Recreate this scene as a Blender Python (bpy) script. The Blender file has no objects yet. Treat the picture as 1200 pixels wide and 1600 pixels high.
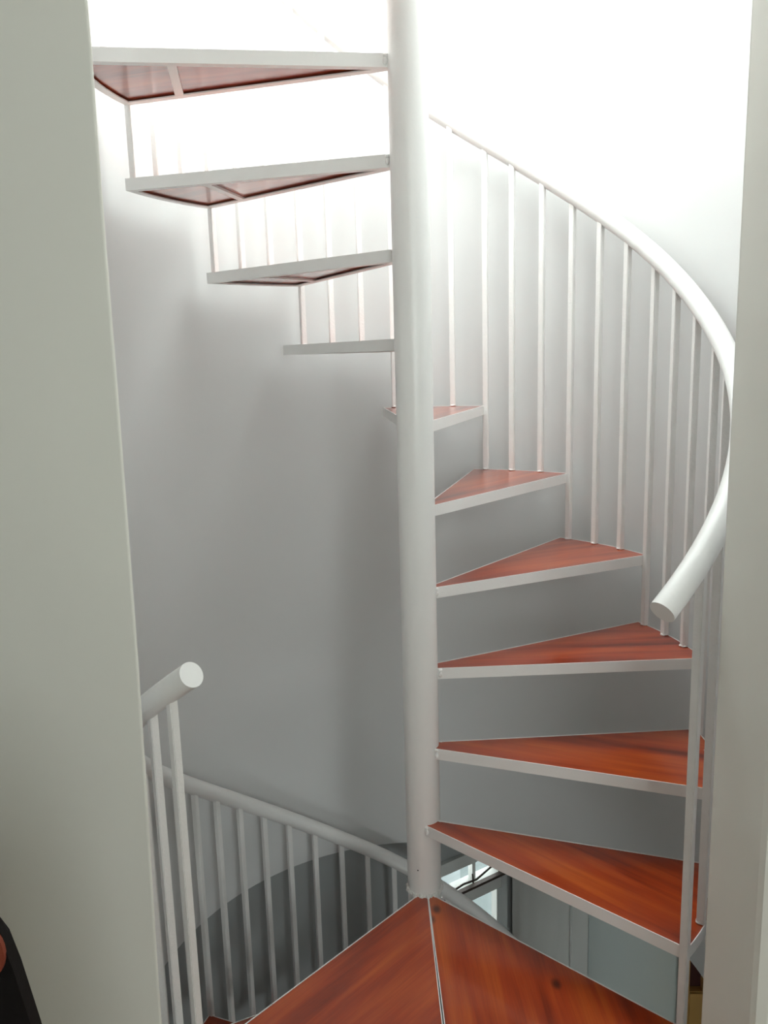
import bpy, bmesh, math, random
from mathutils import Vector, Matrix
random.seed(4)
PI = math.pi
R_ = math.radians
S = bpy.context.scene
COL = S.collection

# ---------------------------------------------------------------- camera
cam_d = bpy.data.cameras.new('camera')
cam = bpy.data.objects.new('camera', cam_d)
COL.objects.link(cam)
F = Vector((-0.04862205, 0.98137751, -0.18583345))
RT = Vector((0.99863136, 0.04417485, -0.0279998))
UP = Vector((0.01926921, 0.18694052, 0.98218223))
cam.matrix_world = Matrix(((RT.x, UP.x, -F.x, 0.0179), (RT.y, UP.y, -F.y, -1.9414),
                           (RT.z, UP.z, -F.z, 1.3622), (0, 0, 0, 1)))
cam_d.sensor_fit = 'HORIZONTAL'
cam_d.sensor_width = 36.0
cam_d.lens = 36.0 * 1293.54 / 1200
cam_d.clip_start = 0.02
S.camera = cam

# ---------------------------------------------------------------- sky, exposure
SKY = 8.0
w = bpy.data.worlds.new('sky')
S.world = w
w.use_nodes = True
bg = w.node_tree.nodes['Background']
bg.inputs[0].default_value = (1.0, .99, .97, 1)
bg.inputs[1].default_value = SKY
S.view_settings.view_transform = 'Standard'
S.view_settings.look = 'None'
S.view_settings.gamma = 1
S.view_settings.use_curve_mapping = False
S.view_settings.exposure = 0.25


def portal(name, loc, rot, sx, sy):
    """sky portal in a window opening: only helps the sky's own light find its way in"""
    l = bpy.data.lights.new(name, 'AREA')
    l.shape = 'RECTANGLE'
    l.size = sx
    l.size_y = sy
    l.cycles.is_portal = True
    o = bpy.data.objects.new(name, l)
    COL.objects.link(o)
    o.location = loc
    o.rotation_euler = rot
    return o


TOP = 2.62           # top of the plastered shaft, the glazed lantern starts here
ROOF = 3.95
CEIL = 2.62
LOW = -2.6           # lower storey floor
portal('lantern_portal', (0, 0, ROOF + .08), (0, 0, 0), 1.8, 1.8)
LH = ROOF - TOP
for i in range(4):
    a = R_(90 * i)
    portal('lantern_portal', (.93 * math.sin(a), -.93 * math.cos(a), (TOP + ROOF) / 2), (R_(90), 0, a), 1.8, LH)
# window behind the photographer
WB = (.25, 1.25, 1.0, 2.4)    # x0, x1, z0, z1
YB = -3.3
portal('room_window_portal', ((WB[0] + WB[1]) / 2, YB - .12, (WB[2] + WB[3]) / 2), (R_(90), 0, 0), WB[1] - WB[0], WB[3] - WB[2])


# ---------------------------------------------------------------- materials
def mat(name, base, rough=.5, spec=.5, coat=0, bump=None, mottle=None, metallic=0):
    m = bpy.data.materials.new(name)
    m.use_nodes = True
    nt = m.node_tree
    b = nt.nodes['Principled BSDF']
    b.inputs['Base Color'].default_value = (*base, 1)
    b.inputs['Roughness'].default_value = rough
    b.inputs['Specular IOR Level'].default_value = spec
    b.inputs['Coat Weight'].default_value = coat
    b.inputs['Metallic'].default_value = metallic
    tc = nt.nodes.new('ShaderNodeTexCoord')
    if mottle:
        sc, amt = mottle
        n = nt.nodes.new('ShaderNodeTexNoise')
        n.inputs['Scale'].default_value = sc
        n.inputs['Detail'].default_value = 4
        nt.links.new(tc.outputs['Object'], n.inputs['Vector'])
        r = nt.nodes.new('ShaderNodeMix')
        r.data_type = 'RGBA'
        r.inputs[6].default_value = (*[c * (1 - amt) for c in base], 1)
        r.inputs[7].default_value = (*[min(1, c * (1 + amt)) for c in base], 1)
        nt.links.new(n.outputs[0], r.inputs[0])
        nt.links.new(r.outputs[2], b.inputs['Base Color'])
    if bump:
        sc, st, dist = bump
        n = nt.nodes.new('ShaderNodeTexNoise')
        n.inputs['Scale'].default_value = sc
        n.inputs['Detail'].default_value = 3
        nt.links.new(tc.outputs['Object'], n.inputs['Vector'])
        bp = nt.nodes.new('ShaderNodeBump')
        bp.inputs['Strength'].default_value = st
        bp.inputs['Distance'].default_value = dist
        nt.links.new(n.outputs[0], bp.inputs['Height'])
        nt.links.new(bp.outputs[0], b.inputs['Normal'])
    return m


M = {}
M['steel'] = mat('white_enamel_paint', (.86, .86, .845), .34, .5, bump=(60, .25, .002), mottle=(9, .03))
M['bar'] = mat('white_enamel_brushed', (.86, .85, .835), .38, .5, bump=(170, .5, .002), mottle=(30, .04))
M['caulk'] = mat('white_filler', (.74, .73, .70), .7, .3, bump=(140, .9, .004), mottle=(80, .12))
M['plaster'] = mat('shaft_white_plaster', (.72, .722, .718), .75, .25, bump=(2.2, .35, .02), mottle=(3, .02))
M['plaster_room'] = mat('room_cream_plaster', (.84, .835, .775), .7, .25, bump=(3, .45, .02), mottle=(4, .02))
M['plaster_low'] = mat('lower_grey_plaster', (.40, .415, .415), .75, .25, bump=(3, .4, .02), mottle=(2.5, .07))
M['ceiling'] = mat('ceiling_paint', (.8, .8, .78), .8, .2)
M['frame_paint'] = mat('window_frame_paint', (.70, .71, .69), .45, .4, bump=(40, .2, .003))
M['panel'] = mat('pale_blue_grey_panel', (.72, .80, .79), .5, .4, mottle=(2, .04))
M['curtain'] = mat('grey_curtain', (.66, .66, .64), .9, .1)
M['rust'] = mat('rusty_dark_iron', (.07, .05, .045), .6, .4, bump=(90, .6, .003), mottle=(60, .4), metallic=.3)
M['black'] = mat('black_vinyl', (.006, .0045, .0045), .6, .18, bump=(200, .3, .001))
M['leather'] = mat('reddish_brown_leather', (.20, .04, .02), .5, .4, bump=(120, .3, .001))
M['tan'] = mat('tan_wood', (.55, .32, .10), .5, .35, mottle=(6, .12))
M['darkred'] = mat('dark_red_wood', (.07, .018, .014), .5, .35, mottle=(8, .2))
M['hole'] = mat('dark_hole', (.02, .02, .02), .8, .1)
M['floor'] = mat('brown_floor_tile', (.30, .20, .14), .4, .4, mottle=(5, .15))
M['yard'] = mat('yard_dimmed_teal', (.14, .17, .175), .8, .2, mottle=(.8, .12))  # dark colour stands in for a dimmer outdoors behind the glass
M['outside'] = mat('outside_concrete', (.45, .5, .52), .8, .1, mottle=(2, .1))


def glass_mat():
    m = bpy.data.materials.new('clear_glass')
    m.use_nodes = True
    nt = m.node_tree
    nt.nodes.clear()
    o = nt.nodes.new('ShaderNodeOutputMaterial')
    t = nt.nodes.new('ShaderNodeBsdfTransparent')
    t.inputs[0].default_value = (.93, .97, .97, 1)
    g = nt.nodes.new('ShaderNodeBsdfGlossy')
    g.inputs['Roughness'].default_value = .03
    mx = nt.nodes.new('ShaderNodeMixShader')
    lw = nt.nodes.new('ShaderNodeLayerWeight')
    pw = nt.nodes.new('ShaderNodeMath'); pw.operation = 'POWER'; pw.inputs[1].default_value = 5
    nt.links.new(lw.outputs['Facing'], pw.inputs[0])
    fr = nt.nodes.new('ShaderNodeMath'); fr.operation = 'MULTIPLY_ADD'
    fr.inputs[1].default_value = .7; fr.inputs[2].default_value = .03
    nt.links.new(pw.outputs[0], fr.inputs[0])
    nt.links.new(fr.outputs[0], mx.inputs[0])
    nt.links.new(t.outputs[0], mx.inputs[1])
    nt.links.new(g.outputs[0], mx.inputs[2])
    nt.links.new(mx.outputs[0], o.inputs[0])
    return m


M['glass'] = glass_mat()


def wood_mat():
    m = bpy.data.materials.new('varnished_red_pine')
    m.use_nodes = True
    nt = m.node_tree
    N, L = nt.nodes, nt.links
    b = N['Principled BSDF']
    tc = N.new('ShaderNodeTexCoord')
    oi = N.new('ShaderNodeObjectInfo')
    # shift the grain for each board
    mul = N.new('ShaderNodeMath'); mul.operation = 'MULTIPLY'; mul.inputs[1].default_value = 37.0
    L.new(oi.outputs['Random'], mul.inputs[0])
    cx = N.new('ShaderNodeCombineXYZ')
    L.new(mul.outputs[0], cx.inputs[0]); L.new(mul.outputs[0], cx.inputs[1])
    add = N.new('ShaderNodeVectorMath'); add.operation = 'ADD'
    L.new(tc.outputs['Object'], add.inputs[0]); L.new(cx.outputs[0], add.inputs[1])
    # knots: sparse voronoi cells, stretched along the grain
    mk = N.new('ShaderNodeMapping'); mk.inputs['Scale'].default_value = (4.6, 7.0, .01)
    L.new(add.outputs[0], mk.inputs[0])
    vo = N.new('ShaderNodeTexVoronoi'); vo.inputs['Scale'].default_value = 1.0
    L.new(mk.outputs[0], vo.inputs['Vector'])
    kr = N.new('ShaderNodeValToRGB')
    kr.color_ramp.elements[0].position = .035; kr.color_ramp.elements[0].color = (1, 1, 1, 1)
    kr.color_ramp.elements[1].position = .10; kr.color_ramp.elements[1].color = (0, 0, 0, 1)
    L.new(vo.outputs['Distance'], kr.inputs[0])
    sep = N.new('ShaderNodeSeparateColor'); L.new(vo.outputs['Color'], sep.inputs[0])
    gt = N.new('ShaderNodeMath'); gt.operation = 'GREATER_THAN'; gt.inputs[1].default_value = .25
    L.new(sep.outputs[0], gt.inputs[0])
    kn = N.new('ShaderNodeMath'); kn.operation = 'MULTIPLY'
    L.new(kr.outputs[0], kn.inputs[0]); L.new(gt.outputs[0], kn.inputs[1])
    # long streaky grain
    mg = N.new('ShaderNodeMapping'); mg.inputs['Scale'].default_value = (2.2, 26.0, 4)
    L.new(add.outputs[0], mg.inputs[0])
    n1 = N.new('ShaderNodeTexNoise'); n1.inputs['Scale'].default_value = 1.0
    n1.inputs['Detail'].default_value = 5; n1.inputs['Distortion'].default_value = .5
    L.new(mg.outputs[0], n1.inputs['Vector'])
    mf = N.new('ShaderNodeMapping'); mf.inputs['Scale'].default_value = (6, 260.0, 4)
    L.new(add.outputs[0], mf.inputs[0])
    n2 = N.new('ShaderNodeTexNoise'); n2.inputs['Scale'].default_value = 1.0; n2.inputs['Detail'].default_value = 2
    L.new(mf.outputs[0], n2.inputs['Vector'])
    mb = N.new('ShaderNodeMapping'); mb.inputs['Scale'].default_value = (1.2, 6.0, 1)
    L.new(add.outputs[0], mb.inputs[0])
    n3 = N.new('ShaderNodeTexNoise'); n3.inputs['Scale'].default_value = 1.0; n3.inputs['Detail'].default_value = 2
    n3.inputs['Distortion'].default_value = 1.2
    L.new(mb.outputs[0], n3.inputs['Vector'])
    s1 = N.new('ShaderNodeMath'); s1.operation = 'MULTIPLY_ADD'; s1.inputs[1].default_value = .55
    L.new(n1.outputs[0], s1.inputs[0])
    s2 = N.new('ShaderNodeMath'); s2.operation = 'MULTIPLY'; s2.inputs[1].default_value = .45
    L.new(n3.outputs[0], s2.inputs[0]); L.new(s2.outputs[0], s1.inputs[2])
    ramp = N.new('ShaderNodeValToRGB')
    e = ramp.color_ramp.elements
    e[0].position = .34; e[0].color = (.16, .013, .003, 1)
    e[1].position = .66; e[1].color = (.60, .115, .018, 1)
    k = e.new(.50); k.color = (.43, .052, .008, 1)
    L.new(s1.outputs[0], ramp.inputs[0])
    fine = N.new('ShaderNodeMix'); fine.data_type = 'RGBA'; fine.blend_type = 'MULTIPLY'
    fine.inputs[0].default_value = .35
    L.new(ramp.outputs[0], fine.inputs[6]); L.new(n2.outputs[0], fine.inputs[7])
    dark = N.new('ShaderNodeMix'); dark.data_type = 'RGBA'
    dark.inputs[7].default_value = (.045, .008, .004, 1)
    kk = N.new('ShaderNodeMath'); kk.operation = 'MULTIPLY'; kk.inputs[1].default_value = .85
    L.new(kn.outputs[0], kk.inputs[0]); L.new(kk.outputs[0], dark.inputs[0])
    L.new(fine.outputs[2], dark.inputs[6])
    L.new(dark.outputs[2], b.inputs['Base Color'])
    b.inputs['Roughness'].default_value = .30
    b.inputs['Coat Weight'].default_value = .75
    b.inputs['Coat Roughness'].default_value = .12
    b.inputs['Coat IOR'].default_value = 1.52
    bp = N.new('ShaderNodeBump'); bp.inputs['Strength'].default_value = .12; bp.inputs['Distance'].default_value = .002
    L.new(n1.outputs[0], bp.inputs['Height']); L.new(bp.outputs[0], b.inputs['Normal'])
    return m


M['wood'] = wood_mat()


# ---------------------------------------------------------------- mesh helpers
def link(name, bm, m, parent=None, smooth=False, loc=(0, 0, 0), rotz=0.0, kind=None):
    bmesh.ops.remove_doubles(bm, verts=bm.verts, dist=1e-6)
    bmesh.ops.recalc_face_normals(bm, faces=bm.faces)
    me = bpy.data.meshes.new(name)
    bm.to_mesh(me)
    bm.free()
    me.materials.append(m)
    if smooth:
        for p in me.polygons:
            p.use_smooth = True
        try:
            me.set_sharp_from_angle(angle=R_(40))
        except Exception:
            pass
    o = bpy.data.objects.new(name, me)
    COL.objects.link(o)
    if parent:
        o.parent = parent
    o.location = loc
    o.rotation_euler = (0, 0, rotz)
    if kind:
        o['kind'] = kind
    return o


def empty(name, loc=(0, 0, 0), rotz=0.0):
    o = bpy.data.objects.new(name, None)
    o.empty_display_size = .1
    COL.objects.link(o)
    o.location = loc
    o.rotation_euler = (0, 0, rotz)
    return o


def tag(o, label, cat, group=None):
    o['label'] = label
    o['category'] = cat
    if group:
        o['group'] = group


def box(bm, x0, x1, y0, y1, z0, z1, mtx=None):
    vs = [bm.verts.new((x, y, z)) for x in (x0, x1) for y in (y0, y1) for z in (z0, z1)]
    if mtx is not None:
        for v in vs:
            v.co = mtx @ v.co
    for f in ((0, 1, 3, 2), (4, 6, 7, 5), (0, 4, 5, 1), (2, 3, 7, 6), (0, 2, 6, 4), (1, 5, 7, 3)):
        bm.faces.new([vs[i] for i in f])
    return vs


def prism(bm, poly, z0, z1):
    a = [bm.verts.new((x, y, z0)) for x, y in poly]
    b = [bm.verts.new((x, y, z1)) for x, y in poly]
    n = len(poly)
    for i in range(n):
        bm.faces.new((a[i], a[(i + 1) % n], b[(i + 1) % n], b[i]))
    bm.faces.new(a[::-1])
    bm.faces.new(b)


def ring_face(bm, outer, inner, z):
    """flat ring between two outlines"""
    es = []
    for poly in (outer, inner):
        vs = [bm.verts.new((x, y, z)) for x, y in poly]
        es += [bm.edges.new((vs[i], vs[(i + 1) % len(vs)])) for i in range(len(vs))]
    bmesh.ops.triangle_fill(bm, edges=es, use_beauty=True, use_dissolve=False)


def skirt(bm, poly, z0, z1):
    a = [bm.verts.new((x, y, z0)) for x, y in poly]
    b = [bm.verts.new((x, y, z1)) for x, y in poly]
    n = len(poly)
    for i in range(n):
        bm.faces.new((a[i], a[(i + 1) % n], b[(i + 1) % n], b[i]))


def inset(poly, d):
    """inset a convex counter-clockwise outline by clipping with its own shifted edges"""
    res = list(poly)
    n = len(poly)
    for i in range(n):
        a = Vector(poly[i]); b = Vector(poly[(i + 1) % n])
        e = (b - a)
        if e.length < 1e-9:
            continue
        e.normalize()
        nrm = Vector((-e.y, e.x))
        p0 = a + nrm * d
        out = []
        for j in range(len(res)):
            p = Vector(res[j]); q = Vector(res[(j + 1) % len(res)])
            dp = (p - p0).dot(nrm); dq = (q - p0).dot(nrm)
            if dp >= -1e-12:
                out.append(tuple(p))
            if (dp > 1e-12 and dq < -1e-12) or (dp < -1e-12 and dq > 1e-12):
                t = dp / (dp - dq)
                out.append(tuple(p + (q - p) * t))
        res = out
    cl = []
    for p in res:
        if not cl or (Vector(p) - Vector(cl[-1])).length > 1e-5:
            cl.append(p)
    if (Vector(cl[0]) - Vector(cl[-1])).length < 1e-5:
        cl.pop()
    return cl


def tube(bm, pts, r, n=20, cap=True, squash=None):
    rings = []
    pts = [Vector(p) for p in pts]
    ref = Vector((0, 0, 1))
    for i, p in enumerate(pts):
        t = (pts[min(i + 1, len(pts) - 1)] - pts[max(i - 1, 0)]).normalized()
        u = t.cross(ref)
        if u.length < 1e-3:
            u = t.cross(Vector((1, 0, 0)))
        u.normalize()
        v = u.cross(t).normalized()
        rings.append([bm.verts.new(p + (u * math.cos(2 * PI * k / n) + v * math.sin(2 * PI * k / n)) * r) for k in range(n)])
    for a, b in zip(rings, rings[1:]):
        for k in range(n):
            bm.faces.new((a[k], a[(k + 1) % n], b[(k + 1) % n], b[k]))
    if cap:
        bm.faces.new(rings[0][::-1])
        bm.faces.new(rings[-1])


def blob(bm, c, r, sc=(1, 1, 1), seed=0):
    rnd = random.Random(seed)
    res = bmesh.ops.create_icosphere(bm, subdivisions=2, radius=r)
    for v in res['verts']:
        k = 1 + rnd.uniform(-.16, .16)
        v.co = Vector((v.co.x * sc[0] * k, v.co.y * sc[1] * k, v.co.z * sc[2] * k)) + Vector(c)


def pol(r, deg, z=0):
    return Vector((r * math.cos(R_(deg)), r * math.sin(R_(deg)), z))


# ================================================================= SETTING
RW = 0.78
# --- curved shaft wall, from the right reveal round the back to the left reveal
def arc_wall(name, r0, r1, a0, a1, z0, z1, m, n=96, zn=2):
    bm = bmesh.new()
    cols = []
    for i in range(n + 1):
        a = a0 + (a1 - a0) * i / n
        cols.append([bm.verts.new(pol(r, a, z)) for r in (r0, r1) for z in (z0, z1)])
    for p, q in zip(cols, cols[1:]):
        bm.faces.new((p[0], q[0], q[1], p[1]))
        bm.faces.new((p[2], p[3], q[3], q[2]))
        bm.faces.new((p[1], q[1], q[3], p[3]))
        bm.faces.new((p[0], p[2], q[2], q[0]))
    for c in (cols[0], cols[-1]):
        bm.faces.new((c[0], c[1], c[3], c[2]))
    return link(name, bm, m, smooth=True, kind='structure')


AR = -48.9          # where the curved wall meets the right reveal (x = .513)
AL = 230.0          # where it meets the left wall edge
arc_wall('wall_shaft', RW, RW + .05, AR, AL, -0.37, TOP, M['plaster'])
# header over the opening (curved, above the room's ceiling line)
arc_wall('wall_shaft_header', RW, RW + .05, AL, 360 + AR, 2.40, TOP, M['plaster'])

# --- wall between room and stair: left leaf (thin, rounded plaster edge), right leaf with its reveal
bm = bmesh.new()
lp = [(-2.2, -.70)]
for i in range(7):
    a = -90 + 90 * i / 6
    lp.append((-.444 + .004 * math.cos(R_(a)), -.696 + .004 * math.sin(R_(a))))
lp += [(-.50, -.640), (-.53, -.630), (-2.2, -.630)]
# gentle waver of the hand-plastered edge up its height
zs = [-.02, .3, .62, .9, 1.15, 1.35, 1.5, 1.62, 1.8, 2.1, 2.45, CEIL]
wv = [-.024, -.020, -.012, -.006, -.003, -.001, .0, .001, .004, .004, .004, .004]
prev = None
for z, dx in zip(zs, wv):
    ring = [bm.verts.new((x + (dx if x > -1 else 0), y, z)) for i, (x, y) in enumerate(lp)]
    if prev:
        for i in range(len(lp)):
            j = (i + 1) % len(lp)
            bm.faces.new((prev[i], prev[j], ring[j], ring[i]))
    else:
        bm.faces.new(ring[::-1])
    prev = ring
bm.faces.new(prev)
link('wall_left', bm, M['plaster_room'], kind='structure')

bm = bmesh.new()
rp_ = [(.513, -.585), (.508, -.80), (.512, -.812), (.525, -.82), (2.0, -.82), (2.0, -.585)]
prism(bm, rp_, -.02, CEIL)
link('wall_right', bm, M['plaster_room'], kind='structure')

bm = bmesh.new()
box(bm, -.44, .507, -.85, -.64, 2.40, CEIL)
link('wall_header', bm, M['plaster_room'], kind='structure')

# room behind the photographer
bm = bmesh.new(); box(bm, -2.3, -2.2, YB - .1, -.634, -.02, CEIL); link('wall_room_left', bm, M['plaster_room'], kind='structure')
bm = bmesh.new(); box(bm, 2.0, 2.1, YB - .1, -.585, -.02, CEIL); link('wall_room_right', bm, M['plaster_room'], kind='structure')
bm = bmesh.new()
box(bm, -2.2, WB[0], YB - .1, YB, -.02, CEIL); box(bm, WB[1], 2.0, YB - .1, YB, -.02, CEIL)
box(bm, WB[0], WB[1], YB - .1, YB, -.02, WB[2]); box(bm, WB[0], WB[1], YB - .1, YB, WB[3], CEIL)
link('wall_back', bm, M['plaster_room'], kind='structure')
bm = bmesh.new(); box(bm, -2.3, 2.1, YB - .1, -.70, CEIL, CEIL + .1); link('ceiling', bm, M['ceiling'], kind='structure')
# room floor, cut back to the round edge of the landing
bm = bmesh.new()
fp = [(-2.3, YB - .1), (2.1, YB - .1), (2.1, -.60), (.50, -.60)]
for i in range(13):
    a = -50 - 80 * i / 12
    p = pol(.712, a)
    fp.append((p.x, p.y))
fp += [(-.50, -.60), (-2.3, -.60)]
prism(bm, fp, -.20, -.0205)
fp = [(x, y) for x, y in fp]
prism(bm, fp, -.02, 0.0)
link('floor', bm, M['floor'], kind='structure')


def window(name, x0, x1, z0, z1, y, cols=2, depth=.05, fw=.05):
    f = empty(name, ((x0 + x1) / 2, y, z0))
    f['kind'] = 'structure'
    hx = (x1 - x0) / 2; h = z1 - z0
    bm = bmesh.new()
    box(bm, -hx, hx, -depth / 2, depth / 2, 0, fw); box(bm, -hx, hx, -depth / 2, depth / 2, h - fw, h)
    box(bm, -hx, -hx + fw, -depth / 2, depth / 2, fw, h - fw); box(bm, hx - fw, hx, -depth / 2, depth / 2, fw, h - fw)
    for c in range(1, cols):
        x = -hx + 2 * hx * c / cols
        box(bm, x - fw / 2, x + fw / 2, -depth / 2, depth / 2, fw, h - fw)
    link('window_frame', bm, M['frame_paint'], f)
    bm = bmesh.new(); box(bm, -hx + fw, hx - fw, -.003, .003, fw, h - fw)
    link('window_pane', bm, M['glass'], f)
    return f


window('window_1', WB[0], WB[1], WB[2], WB[3], YB - .05)

# glazed lantern over the stair shaft
sk = empty('window_2', (0, 0, TOP)); sk['kind'] = 'structure'


def hoop(bm, r0, r1, z0, z1, n=48):
    prev = None
    for i in range(n + 1):
        a = 360 * i / n
        ring = [bm.verts.new(pol(r, a, z)) for r, z in ((r0, z0), (r1, z0), (r1, z1), (r0, z1))]
        if prev:
            for k in range(4):
                bm.faces.new((prev[k], ring[k], ring[(k + 1) % 4], prev[(k + 1) % 4]))
        prev = ring


bm = bmesh.new()
hoop(bm, RW, RW + .12, 0, .05); hoop(bm, RW + .02, RW + .10, LH - .05, LH)
for i in range(8):
    rm = Matrix.Rotation(R_(45 * i + 22.5), 4, 'Z')
    box(bm, RW + .035, RW + .085, -.02, .02, .05, LH - .05, rm)
box(bm, -RW - .03, RW + .03, -.02, .02, LH - .045, LH - .005); box(bm, -.02, .02, -RW - .03, RW + .03, LH - .045, LH - .005)
link('window_frame', bm, M['frame_paint'], sk)
bm = bmesh.new(); hoop(bm, RW + .055, RW + .061, .05, LH - .05)
link('window_pane', bm, M['glass'], sk)
bm = bmesh.new(); prism(bm, [tuple(pol(RW + .10, 360 * i / 48).xy) for i in range(48)], LH + .0005, LH + .006)
link('window_pane', bm, M['glass'], sk)

# ---------------- lower storey
WD = Vector((.814, .581, 0)); WO = Vector((.066, 1.201, 0)); WN = Vector((.581, -.814, 0))   # window wall
WM = Matrix(((WD.x, -WN.x, 0, WO.x), (WD.y, -WN.y, 0, WO.y), (0, 0, 1, 0), (0, 0, 0, 1)))     # local x along wall, local y outwards
RL = RW + .025
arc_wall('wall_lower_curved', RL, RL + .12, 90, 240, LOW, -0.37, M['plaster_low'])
bm = bmesh.new()
# slab between the storeys with the round hole
for (pts) in (1,):
    n = 64
    outer = [(-1.2, -3.0), (2.2, -3.0), (2.2, 1.9), (-1.2, 1.9)]
    inner = [tuple(pol(RW + .10, 360 * i / n).xy) for i in range(n)]
    ring_face(bm, outer, inner, -.36)
    ring_face(bm, outer, inner, -.22)
    skirt(bm, outer, -.36, -.22); skirt(bm, inner, -.36, -.22)
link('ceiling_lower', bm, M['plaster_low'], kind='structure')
bm = bmesh.new(); box(bm, -1.4, 2.3, -3.1, 3.0, LOW - .1, LOW); link('floor_lower', bm, M['floor'], kind='structure')

# window wall of the lower storey (turned away to the right), with its opening
s0, s1 = -.06, .352          # visible window bay along the wall
zt = -.80                    # head of the glass
bm = bmesh.new()
box(bm, -.75, s1 + .05, .02, .12, -.745, -.36, WM)           # above
box(bm, -.75, s1 + .05, .02, .12, LOW, -1.95, WM)            # below
box(bm, -.75, -.42, .02, .12, -1.95, -.745, WM)              # left
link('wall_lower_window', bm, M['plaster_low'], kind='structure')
w3 = empty('window_3', (0, 0, 0)); w3.matrix_world = WM.copy(); w3['kind'] = 'structure'
bm = bmesh.new()
box(bm, -.42, s1, .0, .07, zt, -.745); box(bm, -.42, s1, .0, .07, -.977, -.905)
box(bm, s1 - .025, s1, .0, .07, -1.95, zt); box(bm, -.42, -.38, .0, .07, -1.95, zt)
box(bm, -.38, s1 - .02, .0, .07, -1.95, -1.90)
box(bm, .183, .200, .03, .06, -.905, zt)
box(bm, -.05, -.015, .0, .07, -1.9, -.977)
link('window_frame', bm, M['frame_paint'], w3)
bm = bmesh.new()
box(bm, s1 - .046, s1 - .033, .012, .05, -1.90, -.977)
link('window_sash', bm, M['frame_paint'], w3)
bm = bmesh.new(); box(bm, -.40, s1 - .01, .045, .049, -1.93, zt + .01)
link('window_pane', bm, M['glass'], w3)
bm = bmesh.new()
tube(bm, [(-.06, -.012, -.872), (.05, -.014, -.874), (.10, -.012, -.868), (.17, -.014, -.872), (.262, -.012, -.842)], .0045, 8)
tube(bm, [(.045, .0, -.9), (.048, -.012, -.866)], .005, 8)
tube(bm, [(.155, -.01, -.885), (.150, -.012, -.84)], .004, 8)
box(bm, -.01, .34, -.018, .004, -.910, -.898)
link('window_stay', bm, M['rust'], w3)
# pillar outside that window, then an added wall that dims the bright view
bm = bmesh.new(); box(bm, .21, .34, .32, .45, LOW, -.6, WM); link('outside_pillar', bm, M['outside'])
tag(bpy.data.objects['outside_pillar'], 'pale concrete pillar seen outside through the lower storey window', 'pillar')
bm = bmesh.new(); box(bm, -1.6, 1.6, 1.0, 1.12, LOW, -1.615, WM)
link('added_view_wall', bm, M['yard'], kind='structure')

# straight back wall of the lower storey, right of the window
YL = 1.45
bm = bmesh.new()
c = WM @ Vector((s1 + .0, .04, 0))
box(bm, c.x - .02, 2.2, YL + .05, YL + .15, LOW, -.36)
box(bm, c.x - .015, c.x + .025, c.y - .05, YL + .06, LOW, -.36)
link('wall_lower_back', bm, M['plaster_low'], kind='structure')
bm = bmesh.new(); box(bm, 2.0, 2.1, -3.0, YL + .05, LOW, -.36); link('wall_lower_right', bm, M['plaster_low'], kind='structure')
bm = bmesh.new()
box(bm, -1.2, .7, -3.0, -2.9, LOW, -.36); box(bm, 1.4, 2.0, -3.0, -2.9, LOW, -.36)
box(bm, .7, 1.4, -3.0, -2.9, LOW, -2.0); box(bm, .7, 1.4, -3.0, -2.9, -.9, -.36)
window('added_fill_window', .7, 1.4, -2.0, -.9, -2.95, 1)  # unseen window added to brighten the right side of the lower storey
portal('fill_window_portal', (1.05, -3.02, -1.45), (R_(90), 0, 0), .7, 1.1)
link('wall_lower_front', bm, M['plaster_low'], kind='structure')
bm = bmesh.new(); box(bm, -1.3, -1.2, -3.0, 1.9, LOW, -.36); link('wall_lower_left', bm, M['plaster_low'], kind='structure')
bm = bmesh.new(); box(bm, .0, .1, RL - .0, 1.20, LOW, -.36); bm.free()


# grey curtain hanging left of the post
bm = bmesh.new()
cols = []
n = 120
for i in range(n + 1):
    x = .385 + .262 * i / n
    y = YL + .012 + .0016 * math.sin(i * .11) + .0006 * math.sin(i * .31 + 1)
    cols.append([bm.verts.new((x, y + d, z)) for d in (0, .004) for z in (-2.5, -.40)])
for p, q in zip(cols, cols[1:]):
    bm.faces.new((p[0], q[0], q[1], p[1])); bm.faces.new((p[2], p[3], q[3], q[2]))
    bm.faces.new((p[1], q[1], q[3], p[3])); bm.faces.new((p[0], p[2], q[2], q[0]))
for c_ in (cols[0], cols[-1]):
    bm.faces.new((c_[0], c_[1], c_[3], c_[2]))
cu = link('curtain', bm, M['curtain'], smooth=True)
tag(cu, 'plain grey curtain hanging beside the lower storey window', 'curtain')

# door beyond: white post (casing) and pale blue-grey leaf
d1 = empty('door_1', (.648, YL, LOW)); d1['kind'] = 'structure'
bm = bmesh.new(); box(bm, 0, .074, -.03, .05, 0, 2.2); box(bm, .492, .54, -.03, .05, 0, 2.2); box(bm, .074, .492, -.03, .05, 2.12, 2.2)
link('door_frame', bm, M['frame_paint'], d1)
bm = bmesh.new(); box(bm, .082, .490, .0, .04, .01, 2.11)
link('door_leaf', bm, M['panel'], d1)

# wooden cabinet at the far right of the lower storey
cb = empty('cabinet', (1.13, 1.30, LOW))
tag(cb, 'tan wooden cabinet with a dark red open compartment, lower storey, right of the landing', 'cabinet')
bm = bmesh.new()
box(bm, 0, .012, 0, .115, 0, 1.50); box(bm, .070, .085, -.004, .115, 0, 1.60)
box(bm, .012, .070, .10, .115, 0, 1.55); box(bm, .012, .070, 0, .10, 1.16, 1.175); box(bm, .012, .070, 0, .10, 0, .05)
box(bm, .0855, .45, .002, .115, 0, 1.595)
link('cabinet_body', bm, M['tan'], cb)
bm = bmesh.new(); box(bm, .013, .069, -.012, -.0005, .05, 1.172)
link('cabinet_door', bm, M['tan'], cb)
bm = bmesh.new(); box(bm, .013, .069, .03, .099, 1.176, 1.56)
link('compartment', bm, M['darkred'], cb)

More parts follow.
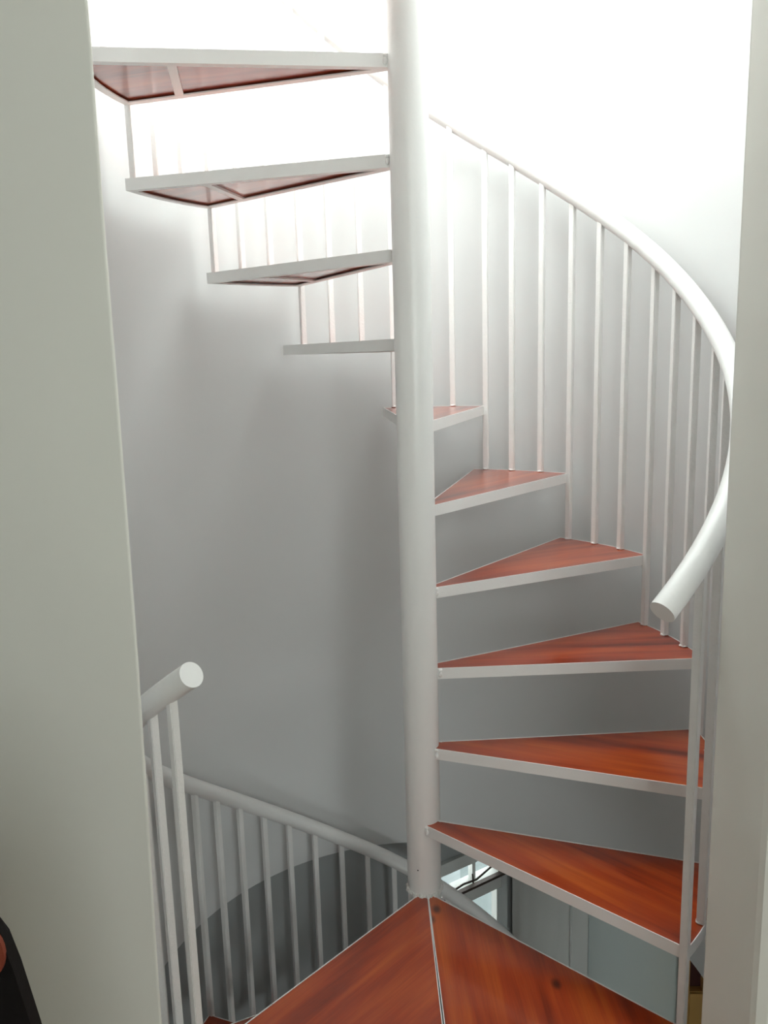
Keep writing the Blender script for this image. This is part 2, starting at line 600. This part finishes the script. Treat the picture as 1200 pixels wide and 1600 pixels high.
# ================================================================= STAIRCASE
RISE, A0, T0 = .2, 23.1316, -42.81
RT_ = .7056
stair = empty('spiral_staircase', (0, 0, LOW))
tag(stair, 'white steel spiral staircase with red varnished wooden treads round a central pole', 'staircase')
ZB = LOW


def rel(z):
    return z - ZB


RP = .0435
bm = bmesh.new()
tube(bm, [(0, 0, rel(z)) for z in (LOW, -1, 0, 1, 2, 3.3)], RP, 64)
pole = link('pole', bm, M['steel'], stair, smooth=True)
# lumpy filler ring where the pole meets the landing
bm = bmesh.new()
rnd = random.Random(3)
prev = None
for i in range(97):
    a = 360 * i / 96
    j = random.Random(i % 96)
    k = j.uniform(-.0022, .0022); h = j.uniform(-.002, .004)
    ring = [bm.verts.new(pol(r, a, rel(z))) for r, z in ((RP - .002, -.002), (RP + .005 + k, -.002), (RP + .003 + k, .003 + h * .5), (RP - .002, .006 + h))]
    if prev:
        for q in range(4):
            bm.faces.new((prev[q], ring[q], ring[(q + 1) % 4], prev[(q + 1) % 4]))
    prev = ring
link('filler_ring', bm, M['caulk'], stair)
bm = bmesh.new()
tube(bm, [pol(RP - .002, -111.5, rel(.0724)), pol(RP + .0004, -111.5, rel(.0724))], .0018, 12)
h_ = link('screw_hole', bm, M['hole'], pole)


def tread(tn, tr, z, on=-.003, orr=.003, weld=0):
    """one wedge: steel angle frame on the underside and rim, wooden board lying in it.
    tn / tr: direction of the nose and rear outer corners, on / orr: how far those edge lines miss the axis"""
    rot = R_(tn)
    w_ = tr - tn

    def edge_line(deg, off):
        # line through outer corner (RT_, deg) passing the axis at signed distance off (ccw positive)
        c = Vector((RT_ * math.cos(R_(deg)), RT_ * math.sin(R_(deg))))
        al = math.asin(off / RT_)
        d = Vector((math.cos(R_(deg) - al), math.sin(R_(deg) - al)))
        L_ = math.sqrt(RT_ ** 2 - off ** 2)
        return c, c - d * (L_ - .030)
    cn, inn = edge_line(0, on)
    cr, inr = edge_line(w_, orr)
    if (inr - inn).length < .004 or (inr.y * inn.x - inr.x * inn.y) < 0:
        mid = (inr + inn) / 2
        inn = mid + Vector((.001, -.002)); inr = mid + Vector((0, .002))
    poly = [tuple(inn)]
    na = max(6, int(w_ / 2.5))
    for i in range(na + 1):
        a = w_ * i / na
        poly.append((RT_ * math.cos(R_(a)), RT_ * math.sin(R_(a))))
    poly.append(tuple(inr))
    H = .028
    I = inset(poly, .0019)
    J = inset(poly, .020)
    t = empty('tread', (0, 0, rel(z)), rot)
    t.parent = stair
    bm = bmesh.new()
    ring_face(bm, poly, I, 0); skirt(bm, poly, -H, 0); skirt(bm, I, -.025, 0)
    ring_face(bm, I, J, -.025); skirt(bm, J, -H, -.025); ring_face(bm, poly, J, -H)
    # weld beads where the bars meet the pole
    for q, ang in ((inn, 0), (inr, w_)):
        d = Vector((math.cos(R_(ang)), math.sin(R_(ang))))
        base = q + (d * (RP + .006 - q.length))
        blob(bm, (base.x, base.y, -.004), .0052, (1, 1, .8), seed=int(tn * 7 + ang))
        blob(bm, (base.x, base.y, -.016), .0052, (1, 1, 1.6), seed=int(tn * 5 + ang))
    fr = link('tread_frame', bm, M['steel'], t)
    B = inset(poly, .0021)
    bm = bmesh.new()
    prism(bm, B, -.0215, -.0012)
    bd = link('tread_board', bm, M['wood'], t)
    bd['label'] = 'varnished orange-red wooden board'
    # cross bar underneath
    p = Vector((.558, 0)); q = Vector((.50 * math.cos(R_(w_)), .50 * math.sin(R_(w_))))
    d = (q - p).normalized(); nn = Vector((-d.y, d.x)) * .010
    p += d * .006; q -= d * .006
    bm = bmesh.new()
    prism(bm, [tuple(p - nn), tuple(p + nn), tuple(q + nn), tuple(q - nn)][::-1], -.0276, -.0220)
    link('crossbar', bm, M['steel'], t)
    return t


def nose(k):
    return T0 + (k - 1) * A0


special = {1: (-42.75, -17.2, -.030, -.010), 2: (-19.6, 6.0, -.018, .006), 3: (3.9, 28.8, -.006, .012),
           4: (26.7, 52.3, .0, .0), 5: (50.1, 75.4, .0, -.008), 6: (72.4, 98.6, -.003, .003), 7: (96.0, 124.2, -.003, .003), 8: (119.1, 144.2, -.003, .003)}
for k in range(1, 13):
    tn, tr, on, orr = special.get(k, (nose(k), nose(k) + 25.68, -.003, .003))
    tread(tn, tr, k * RISE, on, orr)
# upper landing
tread(234.8, 278.6, 2.6)
tread(279.0, 323.5, 2.6)
# landing: two wedges side by side at floor level
TL = -129.6
tread(TL, -85.75, 0, .010, .0055)
tread(-85.35, -40.9, 0, .0055, -.014)
# lower flight
for k in range(-1, -13, -1):
    tread(TL + k * A0, TL + k * A0 + 25.68, k * RISE)

BAR = .0162


def bar_profile(zb, zt, deg, r=.6965):
    bm = bmesh.new()
    a = BAR / 2
    rm = Matrix.Translation(pol(r, deg, 0)) @ Matrix.Rotation(R_(deg), 4, 'Z')
    vs = box(bm, -a, a, -a, a, rel(zb), rel(zt), rm)
    vert_edges = [e for e in bm.edges if abs(e.verts[0].co.z - e.verts[1].co.z) > .05]
    bmesh.ops.bevel(bm, geom=vert_edges, offset=.0016, segments=2, affect='EDGES')
    # small weld foot
    blob(bm, rm @ Vector((-.002, 0, rel(zb) + .002)), .0085, (1.15, 1.15, .45), seed=int(deg * 3))
    return bm


HU = [(-60, .812), (-52, .81), (-45, .806), (-20, .792), (4.5, .785), (31, .795), (57, .786), (73, .778), (84, .768), (110, .77), (300, .77)]
HL = [(-300, .755), (-283, .755), (-263, .746), (-243, .733), (-224, .74), (-203, .755), (-183, .768), (-160, .78), (-136, .785), (-125, .772), (-110, .77)]


def interp(tab, x):
    if x <= tab[0][0]:
        return tab[0][1]
    for (a, b), (c, d) in zip(tab, tab[1:]):
        if x <= c:
            return b + (d - b) * (x - a) / (c - a)
    return tab[-1][1]


def rail_up(th):
    return .2 + (th - T0) / A0 * .2 + interp(HU, th)


def rail_dn(th):
    return (th - TL) / A0 * .2 + interp(HL, th)


def smooth_z(f, th):
    return sum(f(th + d) for d in (-8, -4, 0, 4, 8)) / 5


rr = .7045
bm = bmesh.new()
pts = [pol(rr, -53.4 + i * 2.0, rel(smooth_z(rail_up, -53.4 + i * 2.0))) for i in range(int((232 + 53.4) / 2))]
tube(bm, pts, .0235, 28)
link('handrail', bm, M['steel'], stair, smooth=True)['label'] = 'upper white handrail coiling round the back wall'
bm = bmesh.new()
pts = [pol(rr, -124.2 - i * 2.0, rel(smooth_z(rail_dn, -124.2 - i * 2.0))) for i in range(int(262 / 2))]
tube(bm, pts, .0235, 28)
link('handrail', bm, M['steel'], stair, smooth=True)['label'] = 'lower white handrail descending from the landing'

# balusters: three to a step, the one at the nose runs down to the tread below
for k in range(1, 13):
    tn = special.get(k, (nose(k),))[0]
    for j in range(3):
        th = (tn - .3) if j == 0 else nose(k) + j * A0 / 3
        if th > 226:
            continue
        zb = (k - 1) * RISE if j == 0 else k * RISE
        link('baluster', bar_profile(zb, smooth_z(rail_up, th) - .012, th, .7015 if j == 0 else .6965), M['bar'], stair)
for k in range(0, -12, -1):
    tn = TL + k * A0
    for j in range(3):
        th = (tn - .3) if j == 0 else tn + j * A0 / 3
        if k == 0 and j:
            continue
        zb = (k - 1) * RISE if j == 0 else k * RISE
        if th < -380:
            continue
        link('baluster', bar_profile(zb, smooth_z(rail_dn, th) - .012, th, .7015 if j == 0 else .6965), M['bar'], stair)

# ================================================================= CHAIR at the lower left
ch = empty('chair', (-.628, -1.335, 0))
tag(ch, 'black high-backed chair with a reddish brown oval inset, at the left wall', 'chair')
# backrest: tapered plate with rounded top, standing close to the wall and facing it
bm = bmesh.new()
out = []
side = [(.324, .44), (.321, .60), (.313, .72), (.303, .80), (.292, .862), (.285, .890), (.278, .908), (.268, .922), (.255, .932), (.235, .939), (.20, .944), (.10, .947)]
poly = [(x, z) for x, z in side] + [(-x, z) for x, z in side[::-1]]
yy = (-.007, .007)
a = [bm.verts.new((x, yy[0], z)) for x, z in poly]
b = [bm.verts.new((x, yy[1], z)) for x, z in poly]
n = len(poly)
for i in range(n):
    bm.faces.new((a[i], a[(i + 1) % n], b[(i + 1) % n], b[i]))
bm.faces.new(a[::-1]); bm.faces.new(b)
bmesh.ops.bevel(bm, geom=[e for e in bm.edges if abs(e.verts[0].co.y - e.verts[1].co.y) < 1e-6], offset=.003, segments=2, affect='EDGES')
link('backrest', bm, M['black'], ch, smooth=True)
bm = bmesh.new()
vs0 = []
for yv in (-.011, -.0065):
    vs0.append([bm.verts.new((.274 + .014 * math.cos(2 * PI * i / 24), yv, .880 + .023 * math.sin(2 * PI * i / 24))) for i in range(24)])
for i in range(24):
    bm.faces.new((vs0[0][i], vs0[0][(i + 1) % 24], vs0[1][(i + 1) % 24], vs0[1][i]))
bm.faces.new(vs0[0]); bm.faces.new(vs0[1][::-1])
link('oval_inset', bm, M['leather'], ch)['label'] = 'reddish brown oval'
bm = bmesh.new(); box(bm, -.22, .27, -.44, .0, .42, .47)
bmesh.ops.bevel(bm, geom=list(bm.edges), offset=.015, segments=2, affect='EDGES')
link('seat', bm, M['black'], ch, smooth=True)
for sx in (-.19, .24):
    for sy in (-.40, -.03):
        bm = bmesh.new(); tube(bm, [(sx, sy, 0), (sx, sy, .43)], .016, 12)
        link('leg', bm, M['black'], ch, smooth=True)
